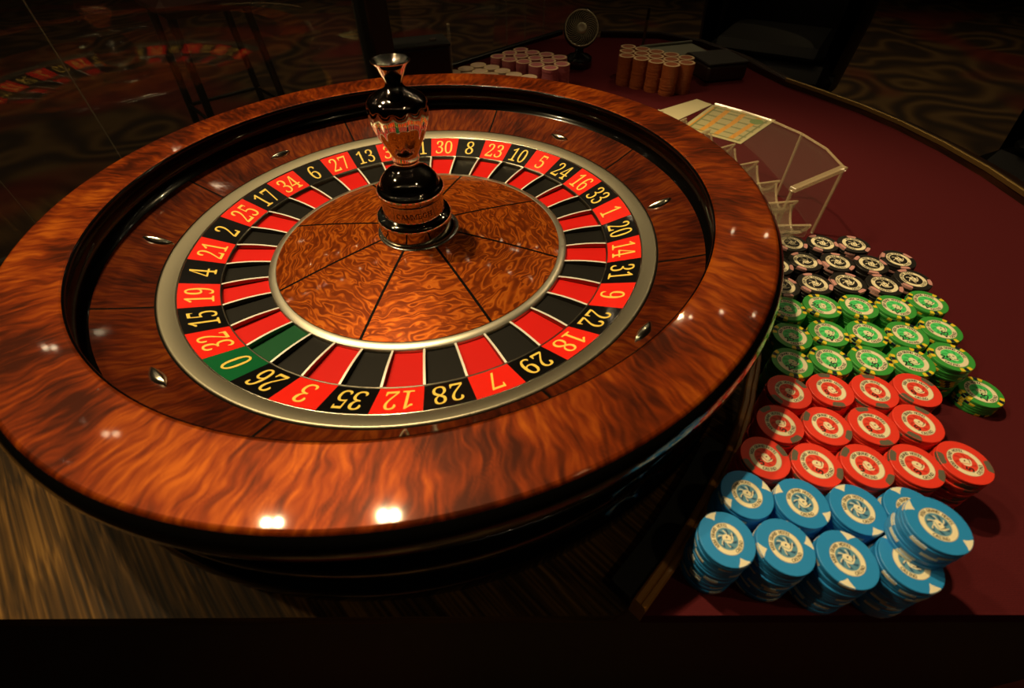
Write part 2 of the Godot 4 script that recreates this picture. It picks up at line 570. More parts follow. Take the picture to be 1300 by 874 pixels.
func _ready() -> void:
	# camera
	var f := 597.333
	var cam := Camera3D.new()
	cam.name = "camera"
	add_child(cam)
	cam.transform = Transform3D(Basis(Vector3(0.999753, -0.01613, 0.015288), Vector3(0.022224, 0.725617, -0.68774), Vector3(0, 0.68791, 0.725796)).orthonormalized(), Vector3(0.117345, 0.275009, 0.512595))
	var att := CameraAttributesPhysical.new()
	att.frustum_focal_length = 16.0
	att.frustum_focus_distance = 0.66
	att.frustum_near = 0.05
	att.frustum_far = 60.0
	att.exposure_aperture = 6.5
	cam.attributes = att
	cam.set_frustum(2.0 * 0.05 * 437.0 / f, Vector2(0, -0.05 * 44.5 / f), 0.05, 60.0)
	cam.current = true
	# sky and exposure: a closed room, lit by its ceiling lights
	var we := WorldEnvironment.new()
	we.name = "environment"
	var e := Environment.new()
	e.background_mode = Environment.BG_COLOR
	e.background_color = Color(0.01, 0.008, 0.007)
	e.tonemap_mode = Environment.TONE_MAPPER_LINEAR
	e.tonemap_exposure = 1.13
	e.sdfgi_enabled = true
	e.ssao_enabled = true
	e.ssil_enabled = true
	we.environment = e
	add_child(we)
	M.bulb = mat(Color8(255, 240, 214), 0.5)
	M.bulb.emission_enabled = true
	M.bulb.emission = Color8(255, 226, 180)
	M.bulb.emission_energy_multiplier = 24.0
	M.tiny = M.bulb.duplicate()
	M.tiny.emission_energy_multiplier = 100.0
	make_materials()
	var tgt := Vector3(0.20, -0.08, 0.18)
	ceiling_light(-0.45, -0.38, 3.0, 26.0, 0.01, "twin-bulb ceiling spotlight above the wheel, next to the one over the glass screen", tgt)
	ceiling_light(-0.96, -0.36, 1.2, 26.0, 0.01, "twin-bulb ceiling spotlight above the glass screen left of the wheel", tgt)
	ceiling_light(-1.5, 0.10, 0.9, 26.0, 0.02, "twin-bulb ceiling spotlight above the oak shelf's end, left of the wheel", Vector3(0.05, -0.1, 0.25))
	ceiling_light(1.15, -1.60, 0.4, 30.0, 0.01, "twin-bulb ceiling spotlight above the chip stacks behind the wheel", Vector3(0.4, -0.1, 0.1))
	ceiling_light(1.05, 0.85, 0.14, 34.0, 0.01, "twin-bulb ceiling spotlight above the player's side of the table", Vector3(0.25, -0.1, 0.3))
	ceiling_light(-1.97, -0.84, 0.2, 50.0, 0.01, "twin-bulb ceiling spotlight over the stools behind the glass screen")
	ceiling_light(-2.72, -1.46, 0.15, 50.0, 0.01, "twin-bulb ceiling spotlight nearest the room's side wall beyond the stools")
	ceiling_light(-3.3, -4.2, 0.2, 55.0, 0.01, "twin-bulb ceiling spotlight over the carpet far behind the stools")
	ceiling_light(-0.3, -4.6, 0.35, 55.0, 0.01, "twin-bulb ceiling spotlight over the carpet behind the second glass screen")
	ceiling_light(0.75, -2.2, 0.16, 50.0, 0.01, "twin-bulb ceiling spotlight above the desk fan end of the table")
	ceiling_light(3.0, -2.6, 0.6, 55.0, 0.01, "twin-bulb ceiling spotlight over the carpet beyond the black armchairs")
	pendants()
	setting()
	roulette_bowl()
	roulette_rotor()
	table()
	chips()
	far_chips()
	screens()
	acrylic()
	papers()
	small_things()
	seats()

# ---------------------------------------------------------------- setting
func setting() -> void:
	var st := mb()
	slab(st, PackedVector2Array([Vector2(-7, -8), Vector2(7, -8), Vector2(7, 4), Vector2(-7, 4)]), FLOOR - 0.1, FLOOR)
	struct("floor", st, M.carpet)
	struct("ceiling", box(Vector3(0, CEIL + 0.05, -2), Vector3(14, 0.1, 12)), M.ceiling)
	struct("wall_left", box(Vector3(-7.05, 0.475, -2), Vector3(0.1, 2.75, 12.2)), M.room)
	struct("wall_right", box(Vector3(7.05, 0.475, -2), Vector3(0.1, 2.75, 12.2)), M.room)
	struct("wall_back", box(Vector3(0, 0.475, -8.05), Vector3(14, 2.75, 0.1)), M.room)
	struct("wall_front", box(Vector3(0, 0.475, 4.05), Vector3(14, 2.75, 0.1)), M.room)

# ---------------------------------------------------------------- the wheel
func roulette_bowl() -> void:
	var t := thing("roulette_bowl", "round roulette wheel bowl with a broad figured wooden rim and glossy black sides", "roulette wheel")
	obj("rim_veneer", turned([[0.4055, -0.0025], [0.4047, -0.0010], [0.4035, -0.0003], [0.4020, 0.0, 1], [0.390, 0.0], [0.375, 0.0], [0.360, 0.0], [0.3480, 0.0, 1], [0.3468, -0.0003], [0.3458, -0.0010]], 256), M.rim, t)
	obj("case", turned([[0.30, SHELF, 1], [0.402, SHELF, 1], [0.4025, -0.131], [0.4010, -0.124], [0.3970, -0.119], [0.3900, -0.116, 1], [0.3890, -0.103, 1], [0.3955, -0.0995], [0.4000, -0.0935], [0.4000, -0.0865], [0.3960, -0.0805], [0.3900, -0.078, 1], [0.3885, -0.060], [0.3910, -0.046], [0.3990, -0.0385], [0.4085, -0.030], [0.4128, -0.0205], [0.4125, -0.0115], [0.4096, -0.0045], [0.4055, -0.0015, 1], [0.4050, -0.004]], 192), M.gloss_black, t)
	obj("ball_track", turned([[0.3462, -0.0012], [0.3445, -0.0016], [0.3440, -0.0035], [0.3448, -0.0060], [0.3490, -0.0100], [0.3535, -0.0165], [0.3552, -0.0240], [0.3545, -0.0310], [0.3515, -0.0370], [0.3462, -0.0415]], 192), M.track, t)
	var seam := deg_to_rad(16.5)
	var hs := 0.0042
	for k in 8:
		var a0 := seam + TAU / 8 * k + hs
		var p := obj("apron_panel", turned([[0.3462, -0.0415], [0.322, -0.0522], [0.2990, -0.0612]], 20, 0, TAU / 8 - 2 * hs), M.apron, t)
		p.rotation.y = -a0
		p = obj("apron_inlay", turned([[0.3462, -0.0416], [0.322, -0.0523], [0.2990, -0.0613]], 2, -hs, hs), M.inlay, t)
		p.rotation.y = -(seam + TAU / 8 * k)
	obj("bowl_floor", turned([[0.299, -0.0612], [0.297, -0.075, 1], [0.292, -0.11], [0.0, -0.112]], 96), M.black, t)
	# canoe-shaped deflectors, turn about along and across
	var cano := mb()
	cano.set_smooth_group(1)
	var rows := []
	for i in 15:
		var s := -1.0 + 2.0 * i / 14.0
		var w := 0.0062 * (1.0 - s * s)
		var h := 0.0052 * sqrt(maxf(0.0, 1.0 - s * s))
		rows.append([Vector3(s * 0.0175, -0.0005, w), Vector3(s * 0.0175, h * 0.55, w * 0.72), Vector3(s * 0.0175, h, w * 0.12), Vector3(s * 0.0175, h, -w * 0.12), Vector3(s * 0.0175, h * 0.55, -w * 0.72), Vector3(s * 0.0175, -0.0005, -w)])
	for i in 14:
		for j in 5:
			quad(cano, rows[i][j], rows[i][j + 1], rows[i + 1][j + 1], rows[i + 1][j])
	var cm := done(cano)
	for k in 8:
		var a := deg_to_rad(-5.4 + 45.0 * k)
		var d := obj("deflector", cm, M.chrome, t)
		var out := Vector3(cos(a), 0, sin(a))
		var slope := out * cos(0.395) + Vector3.UP * sin(0.395)
		var side := Vector3(-sin(a), 0, cos(a))
		var up := side.cross(slope).normalized()
		if up.y < 0:
			up = -up
		var x := slope if k % 2 == 0 else side
		d.material_override = M.polished
		d.transform = Transform3D(Basis(x, up, x.cross(up)), pol(0.316, a, -0.0545))

func roulette_rotor() -> void:
	var t := thing("roulette_rotor", "spinning roulette centre with red, black and green numbered pockets around a quilted wood cone", "roulette rotor")
	obj("outer_band", turned([[0.2972, -0.072], [0.2978, -0.0622], [0.2968, -0.0608], [0.2950, -0.0608], [0.2835, -0.0655], [0.2815, -0.0662, 1], [0.2812, -0.0685]], 185), M.silver, t)
	obj("band_lip", turned([[0.2812, -0.0668], [0.2806, -0.0660], [0.2800, -0.0668], [0.2799, -0.069]], 185), M.polished, t)
	var plate := turned([[0.2799, -0.0674], [0.2418, -0.0811]], 6, -POCKET / 2 + 0.0002, POCKET / 2 - 0.0002)
	var pocket := turned([[0.2402, -0.0872], [0.215, -0.0884], [0.1902, -0.0898]], 4, -POCKET / 2, POCKET / 2)
	var wall := turned([[0.2420, -0.0812], [0.2414, -0.0806], [0.2405, -0.0806], [0.2402, -0.0875]], 4, -POCKET / 2, POCKET / 2)
	# frets: upright fins, arched along the top
	var fs := mb()
	var line := []
	for i in 9:
		var s := i / 8.0
		line.append([lerpf(0.2406, 0.1898, s), lerpf(-0.0812, -0.0862, s) + 0.0014 * sin(PI * s)])
	var th := 0.0012
	for i in 8:
		var p = line[i]
		var q = line[i + 1]
		quad(fs, Vector3(p[0], p[1], -th), Vector3(p[0], p[1], th), Vector3(q[0], q[1], th), Vector3(q[0], q[1], -th))
		quad(fs, Vector3(p[0], -0.091, th), Vector3(q[0], -0.091, th), Vector3(q[0], q[1], th), Vector3(p[0], p[1], th))
		quad(fs, Vector3(p[0], p[1], -th), Vector3(q[0], q[1], -th), Vector3(q[0], -0.091, -th), Vector3(p[0], -0.091, -th))
	var fret := done(fs)
	var cs := mb()
	for i in 8:
		var p = line[i]
		var q = line[i + 1]
		quad(cs, Vector3(p[0], p[1] + 0.0001, -th), Vector3(p[0], p[1] + 0.0001, th), Vector3(q[0], q[1] + 0.0001, th), Vector3(q[0], q[1] + 0.0001, -th))
	var cap := done(cs)
	var slope := atan2(0.0137, 0.0381)
	for i in 37:
		var v: int = ORDER[i]
		var a := ZERO + POCKET * i
		var m: Material = M.green if v == 0 else M.red if v in REDS else M.ink
		var fm: Material = M.pocket_green if v == 0 else M.pocket_red if v in REDS else M.pocket_black
		var p := obj("number_plate", plate, m, t)
		p.rotation.y = -a
		var tm := glyphs(str(v), SERIF, 0.02)
		var bb := tm.get_aabb()
		var num := obj("number", tm, M.gold, p)
		var sy := 0.0280 / 0.46
		var sx := sy * (0.69 if v > 9 else 0.74)
		var up := Vector3(cos(slope), sin(slope), 0)
		var out := Vector3(-sin(slope), cos(slope), 0)
		var right := Vector3(0, 0, 1)
		var c := bb.get_center()
		num.transform = Transform3D(Basis(right * sx, up * sy, out * 0.02), Vector3(0.2605, -0.0743, 0) + out * 0.0001 - right * sx * c.x - up * sy * c.y)
		p = obj("pocket", pocket, fm, t)
		p.rotation.y = -a
		p = obj("pocket_wall", wall, M.wall, t)
		p.rotation.y = -a
		p = obj("fret", fret, M.wall, t)
		obj("cap", cap, M.fret, p)
		p.rotation.y = -(a + POCKET / 2)
	obj("cone_ring", turned([[0.1906, -0.0900], [0.1903, -0.0866], [0.1893, -0.0857], [0.1812, -0.0838], [0.1802, -0.0842], [0.1800, -0.0865]], 148), M.ring, t)
	# eight veneer wedges and the black lines between them
	var seam := deg_to_rad(13.4)
	for k in 8:
		var st := mb()
		st.set_smooth_group(1)
		var hw := 0.0016
		var nr := 14
		var na := 16
		var pt := func(i: int, j: int) -> Array:
			var s := float(i) / nr
			var r := lerpf(0.1803, 0.050, s)
			var h := lerpf(-0.0836, -0.0625, pow(s, 1.0)) + 0.0012 * sin(PI * s)
			var da := asin(hw / r)
			var a := lerpf(da, TAU / 8 - da, float(j) / na)
			var uv := Vector2(r * sin(a - TAU / 16), r * cos(a - TAU / 16)) * 2.9 + Vector2(0.37 * k, 0.53 * k)
			return [pol(r, a, h), uv]
		for i in nr:
			for j in na:
				var A = pt.call(i, j)
				var B = pt.call(i, j + 1)
				var C = pt.call(i + 1, j + 1)
				var D = pt.call(i + 1, j)
				quad(st, A[0], B[0], C[0], D[0], A[1], B[1], C[1], D[1])
		var p := obj("cone_panel", st, M.cone, t)
		p.rotation.y = -(seam + TAU / 8 * k)
		var il := mb()
		for i in 14:
			var s0 := i / 14.0
			var s1 := (i + 1) / 14.0
			var r0 := lerpf(0.1803, 0.050, s0)
			var r1 := lerpf(0.1803, 0.050, s1)
			var h0 := lerpf(-0.0836, -0.0625, s0) + 0.0012 * sin(PI * s0) - 0.0001
			var h1 := lerpf(-0.0836, -0.0625, s1) + 0.0012 * sin(PI * s1) - 0.0001
			quad(il, Vector3(r0, h0, -hw), Vector3(r0, h0, hw), Vector3(r1, h1, hw), Vector3(r1, h1, -hw))
		p = obj("cone_inlay", il, M.inlay, t)
		p.rotation.y = -(seam + TAU / 8 * k)
	obj("collar", turned([[0.0515, -0.0640], [0.0512, -0.0622], [0.0500, -0.0616], [0.0450, -0.0612], [0.0448, -0.064]], 72), M.polished, t)
	var body := obj("turret", turned([[0.0452, -0.0640], [0.0453, -0.0475], [0.0462, -0.0445], [0.0464, -0.0415], [0.0455, -0.0385], [0.0430, -0.0365], [0.0395, -0.0355, 1], [0.0375, -0.0340, 1], [0.0371, -0.0145, 1], [0.0385, -0.0125], [0.0400, -0.0090], [0.0402, -0.0050], [0.0392, -0.0018], [0.0372, -0.0002, 1], [0.0362, 0.0004], [0.0350, 0.0035], [0.0318, 0.0095], [0.0265, 0.0152], [0.0205, 0.0193], [0.0155, 0.0222], [0.0136, 0.0255], [0.0136, 0.0285]], 72), M.chrome, t)
	var fl := func(a: float, h: float) -> float:
		var w := smoothstep(0.046, 0.062, h) * (1.0 - smoothstep(0.088, 0.096, h))
		return 1.0 - 0.05 * w * pow(absf(cos(6.0 * a)), 3.0)
	obj("turret_vase", turned([[0.0130, 0.0285], [0.0150, 0.0299], [0.0156, 0.0328], [0.0150, 0.0357], [0.0158, 0.0390], [0.0180, 0.0433], [0.0215, 0.0501], [0.0255, 0.0577], [0.0290, 0.0668], [0.0314, 0.0759], [0.0325, 0.0845], [0.0325, 0.0908], [0.0316, 0.0951], [0.0290, 0.0989], [0.0238, 0.1026], [0.0178, 0.1052], [0.0125, 0.1075], [0.0096, 0.1104], [0.0086, 0.1138]], 144, 0, TAU, fl), M.chrome, body)
	obj("turret_cap", turned([[0.0084, 0.1135], [0.0092, 0.1166], [0.0113, 0.1205], [0.0138, 0.1253], [0.0153, 0.1291], [0.0168, 0.1317], [0.0193, 0.1336], [0.0200, 0.1350], [0.0194, 0.1363], [0.0172, 0.1355], [0.0140, 0.1320], [0.0095, 0.1300], [0.0, 0.1296]], 60), M.chrome, body)
	body.rotation.z = -0.02
	body.position.x = -0.00128
	var letters := mb()
	var word := "CAMMEGH"
	for i in word.length():
		var g := glyphs(word[i], SERIF, 0.02)
		var bb := g.get_aabb().get_center()
		var a := deg_to_rad(79.0) - (i - 3.0) * 0.172
		var k := 0.0062 / 0.46
		letters.append_from(g, 0, Transform3D(Basis(Vector3(sin(a), 0, -cos(a)) * k, Vector3.UP * k, Vector3(cos(a), 0, sin(a)) * 0.02), pol(0.0374, a, -0.0245) - Vector3(sin(a), 0, -cos(a)) * k * bb.x - Vector3.UP * k * bb.y))
	var lm := MeshInstance3D.new()
	lm.mesh = letters.commit()
	lm.material_override = M.ink
	lm.name = "lettering"
	body.add_child(lm, true)

# ---------------------------------------------------------------- the table
func arc(r: float, from: float, to: float, n: int) -> Array:
	var out := []
	for i in n + 1:
		var a := deg_to_rad(lerpf(from, to, float(i) / n))
		out.append(Vector2(r * cos(a), r * sin(a)))
	return out

func divider() -> PackedVector2Array:   # outer edge of the strip between shelf and felt, from the front round the wheel
	var p: Array = [Vector2(0.2105, 0.4165), Vector2(0.240, 0.3885), Vector2(0.267, 0.360), Vector2(0.288, 0.3365), Vector2(0.306, 0.3145), Vector2(0.325, 0.291), Vector2(0.342, 0.266), Vector2(0.3585, 0.240)]
	p += arc(0.4293, 31, -112, 48)
	return PackedVector2Array(p)

func outer_edge() -> Array:
	return [Vector2(-0.21, -0.725), Vector2(-0.091, -0.844), Vector2(0.065, -0.996), Vector2(0.237, -1.165), Vector2(0.42, -1.18), Vector2(0.60, -1.15), Vector2(0.70, -1.05), Vector2(0.755, -0.92), Vector2(0.775, -0.80), Vector2(0.80, -0.70), Vector2(0.845, -0.61), Vector2(0.886, -0.52), Vector2(0.914, -0.43), Vector2(0.933, -0.33), Vector2(0.941, -0.23), Vector2(0.937, -0.13), Vector2(0.92, -0.02), Vector2(0.893, 0.09), Vector2(0.86, 0.20), Vector2(0.825, 0.30), Vector2(0.78, 0.4265)]

func table() -> void:
	var t := thing("gaming_table", "casino table with burgundy felt, dark wooden edge rail and oak shelf under the wheel", "table")
	var div := divider()
	var felt := PackedVector2Array(div)
	felt.append(Vector2(-0.19, -0.50))
	felt.append(Vector2(-0.20, -0.62))
	for p in outer_edge():
		felt.append(p)
	var st := mb()
	slab(st, felt, FELT - 0.02, FELT)
	obj("felt", st, M.felt, t)
	var inner := PackedVector2Array()
	for i in div.size():
		var d := (div[mini(i + 1, div.size() - 1)] - div[maxi(i - 1, 0)]).normalized()
		inner.append(div[i] + Vector2(d.y, -d.x) * 0.011)
	var shelf := PackedVector2Array([Vector2(-0.95, 0.399), Vector2(0.1915, 0.415)])
	shelf.append_array(inner)
	shelf.append_array([Vector2(-0.175, -0.525), Vector2(-0.95, 0.384)])
	st = mb()
	slab(st, shelf, SHELF - 0.02, SHELF, -PI / 4)
	obj("shelf", st, M.oak, t)
	st = mb()
	moulding(st, div, [[0.0, -0.15], [0.0, -0.1225], [-0.0015, -0.121], [-0.0045, -0.121], [-0.0053, -0.1225], [-0.0062, -0.121], [-0.0098, -0.121], [-0.0112, -0.1225], [-0.0112, -0.15]])
	obj("divider_strip", st, M.strip, t)
	st = mb()
	var front := div.slice(0, 6)
	moulding(st, front, [[-0.0114, -0.145], [-0.0114, -0.1265], [-0.0310, -0.1265], [-0.0315, -0.1275], [-0.0315, -0.145]])
	obj("gasket", st, M.rubber, t)
	st = mb()
	moulding(st, PackedVector2Array(outer_edge().slice(4)), [[0.0, -0.16], [0.0, -0.121], [-0.003, -0.1175], [-0.008, -0.1172], [-0.050, -0.1315], [-0.052, -0.137], [-0.052, -0.16]])
	obj("edge_rail", st, M.rail, t)
	st = mb()
	moulding(st, PackedVector2Array(outer_edge().slice(9)), [[0.0015, -0.124], [0.0015, -0.1172], [-0.0005, -0.1162], [-0.0035, -0.1166], [-0.0035, -0.124]])
	obj("edge_trim", st, M.brass, t)
	# black panelled body below the top
	var bodyline := PackedVector2Array([Vector2(-0.9, 0.385), Vector2(0.76, 0.412), Vector2(0.86, 0.10), Vector2(0.90, -0.2), Vector2(0.85, -0.55), Vector2(0.72, -0.9), Vector2(0.6, -1.1), Vector2(0.25, -1.13), Vector2(-0.18, -0.70)])
	st = mb()
	slab(st, bodyline, FLOOR, FELT - 0.021)
	obj("body", st, M.black, t)

# ---------------------------------------------------------------- chips
const R := 0.0193
const TH := 0.0033
var chip_body: ArrayMesh
var chip_protos := {}
var spot_meshes := {}
var label_radius := {"k": 0.0139, "g": 0.0139, "r": 0.0125, "b": 0.0112}

func spot_mesh(mid: float, wide: float, r0: float, pointed: bool) -> ArrayMesh:
	var st := mb()
	var n := 8
	var ro := R + 0.00006
	for i in n:
		var s0 := -1.0 + 2.0 * i / n
		var s1 := -1.0 + 2.0 * (i + 1) / n
		var a := mid + wide / 2 * s0
		var b := mid + wide / 2 * s1
		var ia := r0 + (R - 0.0008 - r0) * (absf(s0) if pointed else pow(absf(s0), 6.0) * 0.35)
		var ib := r0 + (R - 0.0008 - r0) * (absf(s1) if pointed else pow(absf(s1), 6.0) * 0.35)
		var y := TH + 0.00001
		quad(st, pol(R - 0.0004, a, y), pol(R - 0.0004, b, y), pol(ib, b, y), pol(ia, a, y))
		quad(st, pol(ro, a, y - 0.00045), pol(ro, b, y - 0.00045), pol(R - 0.0004, b, y), pol(R - 0.0004, a, y))
		quad(st, pol(ro, a, 0.0004), pol(ro, b, 0.0004), pol(ro, b, y - 0.00045), pol(ro, a, y - 0.00045))
	return done(st)

func chip_proto(kind: String, top: bool) -> Node3D:
	var key := kind + str(top)
	if chip_protos.has(key):
		return chip_protos[key]
	var o := Node3D.new()
	obj("body", chip_body, M.chip[kind], o)
	if not spot_meshes.has(kind):
		var l := []
		var around := 2 if kind in ["r", "b"] else 3
		for k in around:
			var m := TAU / around * k
			if kind == "g":
				for j in 3:
					l.append([spot_mesh(m + (j - 1) * 0.235, 0.225, 0.0149, false), M.spot.g[j]])
			elif kind == "k":
				l.append([spot_mesh(m, 0.62, 0.0147, false), M.spot.k[0]])
			elif kind == "r":
				l.append([spot_mesh(m, 0.62, 0.0143, false), M.spot.r[0]])
			else:
				l.append([spot_mesh(m, 0.50, 0.0136, true), M.spot.b[0]])
		spot_meshes[kind] = l
	for s in spot_meshes[kind]:
		obj("edge_spot", s[0], s[1], o)
	if top:
		var st := mb()
		var lr: float = label_radius[kind]
		for i in 32:
			var a := TAU * i / 32
			var b := TAU * (i + 1) / 32
			var y := TH + 0.00003
			vtx(st, Vector3(0, y, 0), Vector2(0.5, 0.5))
			vtx(st, pol(lr, a, y), Vector2(0.5 + 0.5 * cos(a), 0.5 + 0.5 * sin(a)))
			vtx(st, pol(lr, b, y), Vector2(0.5 + 0.5 * cos(b), 0.5 + 0.5 * sin(b)))
		obj("printed_label", st, M.face[kind], o)
	chip_protos[key] = o
	return o

func add_chip(kind: String, at: Vector3, turn: float, top: bool, label: String, group: String, print_turn := 0.0) -> void:
	var o: Node3D = chip_proto(kind, top).duplicate()
	o.name = numbered("casino_chip")
	add_child(o, true)
	o.position = at
	o.rotation.y = -turn
	if top:
		o.get_node("printed_label").rotation.y = print_turn + turn
	tag(o, label, "casino chip", group)

func chips() -> void:
	chip_body = turned([[0.0, 0.00003, 1], [R - 0.0004, 0.00003], [R - 0.0001, 0.00012], [R, 0.0004], [R, TH - 0.0004], [R - 0.0001, TH - 0.00012], [R - 0.0004, TH, 1], [0.0, TH]], 36)
	var data := [["k1",0,0.4892,0.0063,12,28], ["k1",1,0.5288,0.0083,12,12], ["k1",2,0.5682,0.0123,12,48], ["k2",0,0.4501,0.0525,12,19], ["k2",1,0.4887,0.0458,12,8], ["k2",2,0.5280,0.0487,12,48], ["k2",3,0.5670,0.0545,12,110], ["k2",4,0.6058,0.0465,12,96], ["k3",0,0.4344,0.0990,14,92], ["k3",1,0.4737,0.0964,14,27], ["k3",2,0.5132,0.0962,14,64], ["k3",3,0.5524,0.1012,14,33], ["k3",4,0.5911,0.0931,14,21],
		["g1",0,0.4208,0.1408,15,13], ["g1",1,0.4603,0.1379,15,26], ["g1",2,0.4998,0.1399,15,111], ["g1",3,0.5393,0.1424,15,99], ["g1",4,0.5783,0.1360,15,97], ["g2",0,0.4104,0.1787,14,96], ["g2",1,0.4498,0.1759,14,23], ["g2",2,0.4893,0.1779,14,37], ["g2",3,0.5296,0.1807,14,75], ["g2",4,0.5689,0.1743,14,88], ["g3",0,0.3941,0.2147,14,103], ["g3",1,0.4336,0.2124,14,106], ["g3",2,0.4730,0.2140,14,10], ["g3",3,0.5125,0.2162,14,73], ["g3",4,0.5544,0.2116,14,81],
		["r1",0,0.3733,0.2518,15,331], ["r1",1,0.4128,0.2508,15,95], ["r1",2,0.4523,0.2531,15,280], ["r1",3,0.4918,0.2530,15,330], ["r2",0,0.3481,0.2879,16,246], ["r2",1,0.3876,0.2909,16,216], ["r2",2,0.4271,0.2919,16,87], ["r2",3,0.4667,0.2902,16,312], ["r3",0,0.3224,0.3194,16,340], ["r3",1,0.3614,0.3264,16,211], ["r3",2,0.4009,0.3283,16,47], ["r3",3,0.4405,0.3292,16,33], ["r3",4,0.4806,0.3274,16,195],
		["b1",0,0.2943,0.3511,17,342], ["b1",1,0.3332,0.3587,17,37], ["b1",2,0.3723,0.3644,17,256], ["b1",3,0.4116,0.3675,17,263], ["b2",0,0.2663,0.3848,18,70], ["b2",1,0.3054,0.3906,18,354], ["b2",2,0.3440,0.3996,18,118], ["b2",3,0.3859,0.4026,18,75]]
	var colour := {"k": "black", "g": "green", "r": "red", "b": "blue"}
	var look := {"k": "printed black chip with pink spots", "g": "printed green chip with yellow spots", "r": "printed red chip with grey spots", "b": "printed blue chip with white spots"}
	var rowname := {"k1": "far black row", "k2": "middle black row", "k3": "near black row", "g1": "far green row", "g2": "middle green row", "g3": "near green row", "r1": "far red row", "r2": "middle red row", "r3": "near red row", "b1": "far blue row", "b2": "near blue row"}
	var deep := ["top", "second", "third", "fourth", "fifth", "sixth", "seventh", "eighth", "ninth", "tenth", "eleventh", "twelfth", "thirteenth", "fourteenth", "fifteenth", "sixteenth", "seventeenth", "eighteenth"]
	var nth := ["first", "second", "third", "fourth", "fifth"]
	# how many chips from the top down show in the picture
	var show := {"k1": 2, "k2": 2, "k3": 2, "g1": 2, "g2": 3, "g3": 2, "r1": 2, "r2": 2, "r3": 2, "b1": 3, "b2": 18, "g34": 13, "g24": 4, "r34": 16, "r23": 6, "r13": 4, "b13": 6, "k14": 3, "k24": 4, "k34": 4, "k12": 4}
	var rng := RandomNumberGenerator.new()
	rng.seed = 77
	var buried := {"k": [], "g": [], "r": [], "b": []}
	var labels_turn := {"k": 0.4, "g": 0.5, "r": 0.5, "b": 0.4}
	for s in data:
		var row: String = s[0]
		var kind := row[0]
		var n: int = s[4]
		var vis: int = show.get(row + str(s[1]), show[row])
		for i in n:
			var j := Vector3(rng.randf_range(-1, 1), 0, rng.randf_range(-1, 1)) * (0.0 if i == n - 1 else 0.0005)
			var at := Vector3(s[2], FELT + TH * i, s[3]) + j
			var place := "%s stack from the wheel, %s" % [nth[s[1]], rowname[row]]
			if i == n - 1:
				add_chip(kind, at, deg_to_rad(s[5]), true, "%s on the %s" % [look[kind], place], "%s chips in stacks on the felt" % colour[kind], rng.randf_range(-0.9, 0.9))
			elif i >= n - vis:
				add_chip(kind, at, rng.randf() * TAU, false, "%s chip %s from the top in the %s" % [colour[kind], deep[n - 1 - i], place], "%s chips in the %s" % [colour[kind], place])
			else:
				rng.randf()
				buried[kind].append(Transform3D(Basis(Vector3.UP, rng.randf() * TAU), at))
	# short green stack at the end of the green rows, and blue chips set astride two stacks
	for i in 5:
		add_chip("g", Vector3(0.587, FELT + TH * i, 0.2335), deg_to_rad(50.0 if i == 4 else rng.randf() * 360.0), i == 4, "green chip topping the short stack beside the red chips" if i == 4 else "green chip %s from the top in the short stack beside the red chips" % deep[4 - i], "green chips in stacks on the felt" if i == 4 else "green chips in the short stack", 0.6)
	for i in 8:
		add_chip("b", Vector3(0.3975 + 0.0003 * sin(i * 2.0), FELT + TH * (18 + i), 0.3885 + 0.0003 * cos(i * 3.0)), deg_to_rad(48.0 if i == 7 else rng.randf() * 360.0), i == 7, "blue chip topping the short pile set astride two other blue stacks" if i == 7 else "blue chip %s from the top in the pile set astride two blue stacks" % deep[7 - i], "blue chips in stacks on the felt" if i == 7 else "blue chips in the pile set astride", -0.4)
	for kind in buried:
		masses(chip_body, M.chip[kind], buried[kind], "%s chips lower down inside the closely packed stacks" % colour[kind])

func masses(mesh: Mesh, material: Material, where: Array, label: String) -> void:
	var mm := MultiMesh.new()
	mm.transform_format = MultiMesh.TRANSFORM_3D
	mm.mesh = mesh
	mm.instance_count = where.size()
	for i in where.size():
		mm.set_instance_transform(i, where[i])
	var o := MultiMeshInstance3D.new()
	o.multimesh = mm
	o.material_override = material
	o.name = numbered("chip_stacks")
	add_child(o, true)
	o.set_meta("kind", "stuff")
	tag(o, label, "chips")

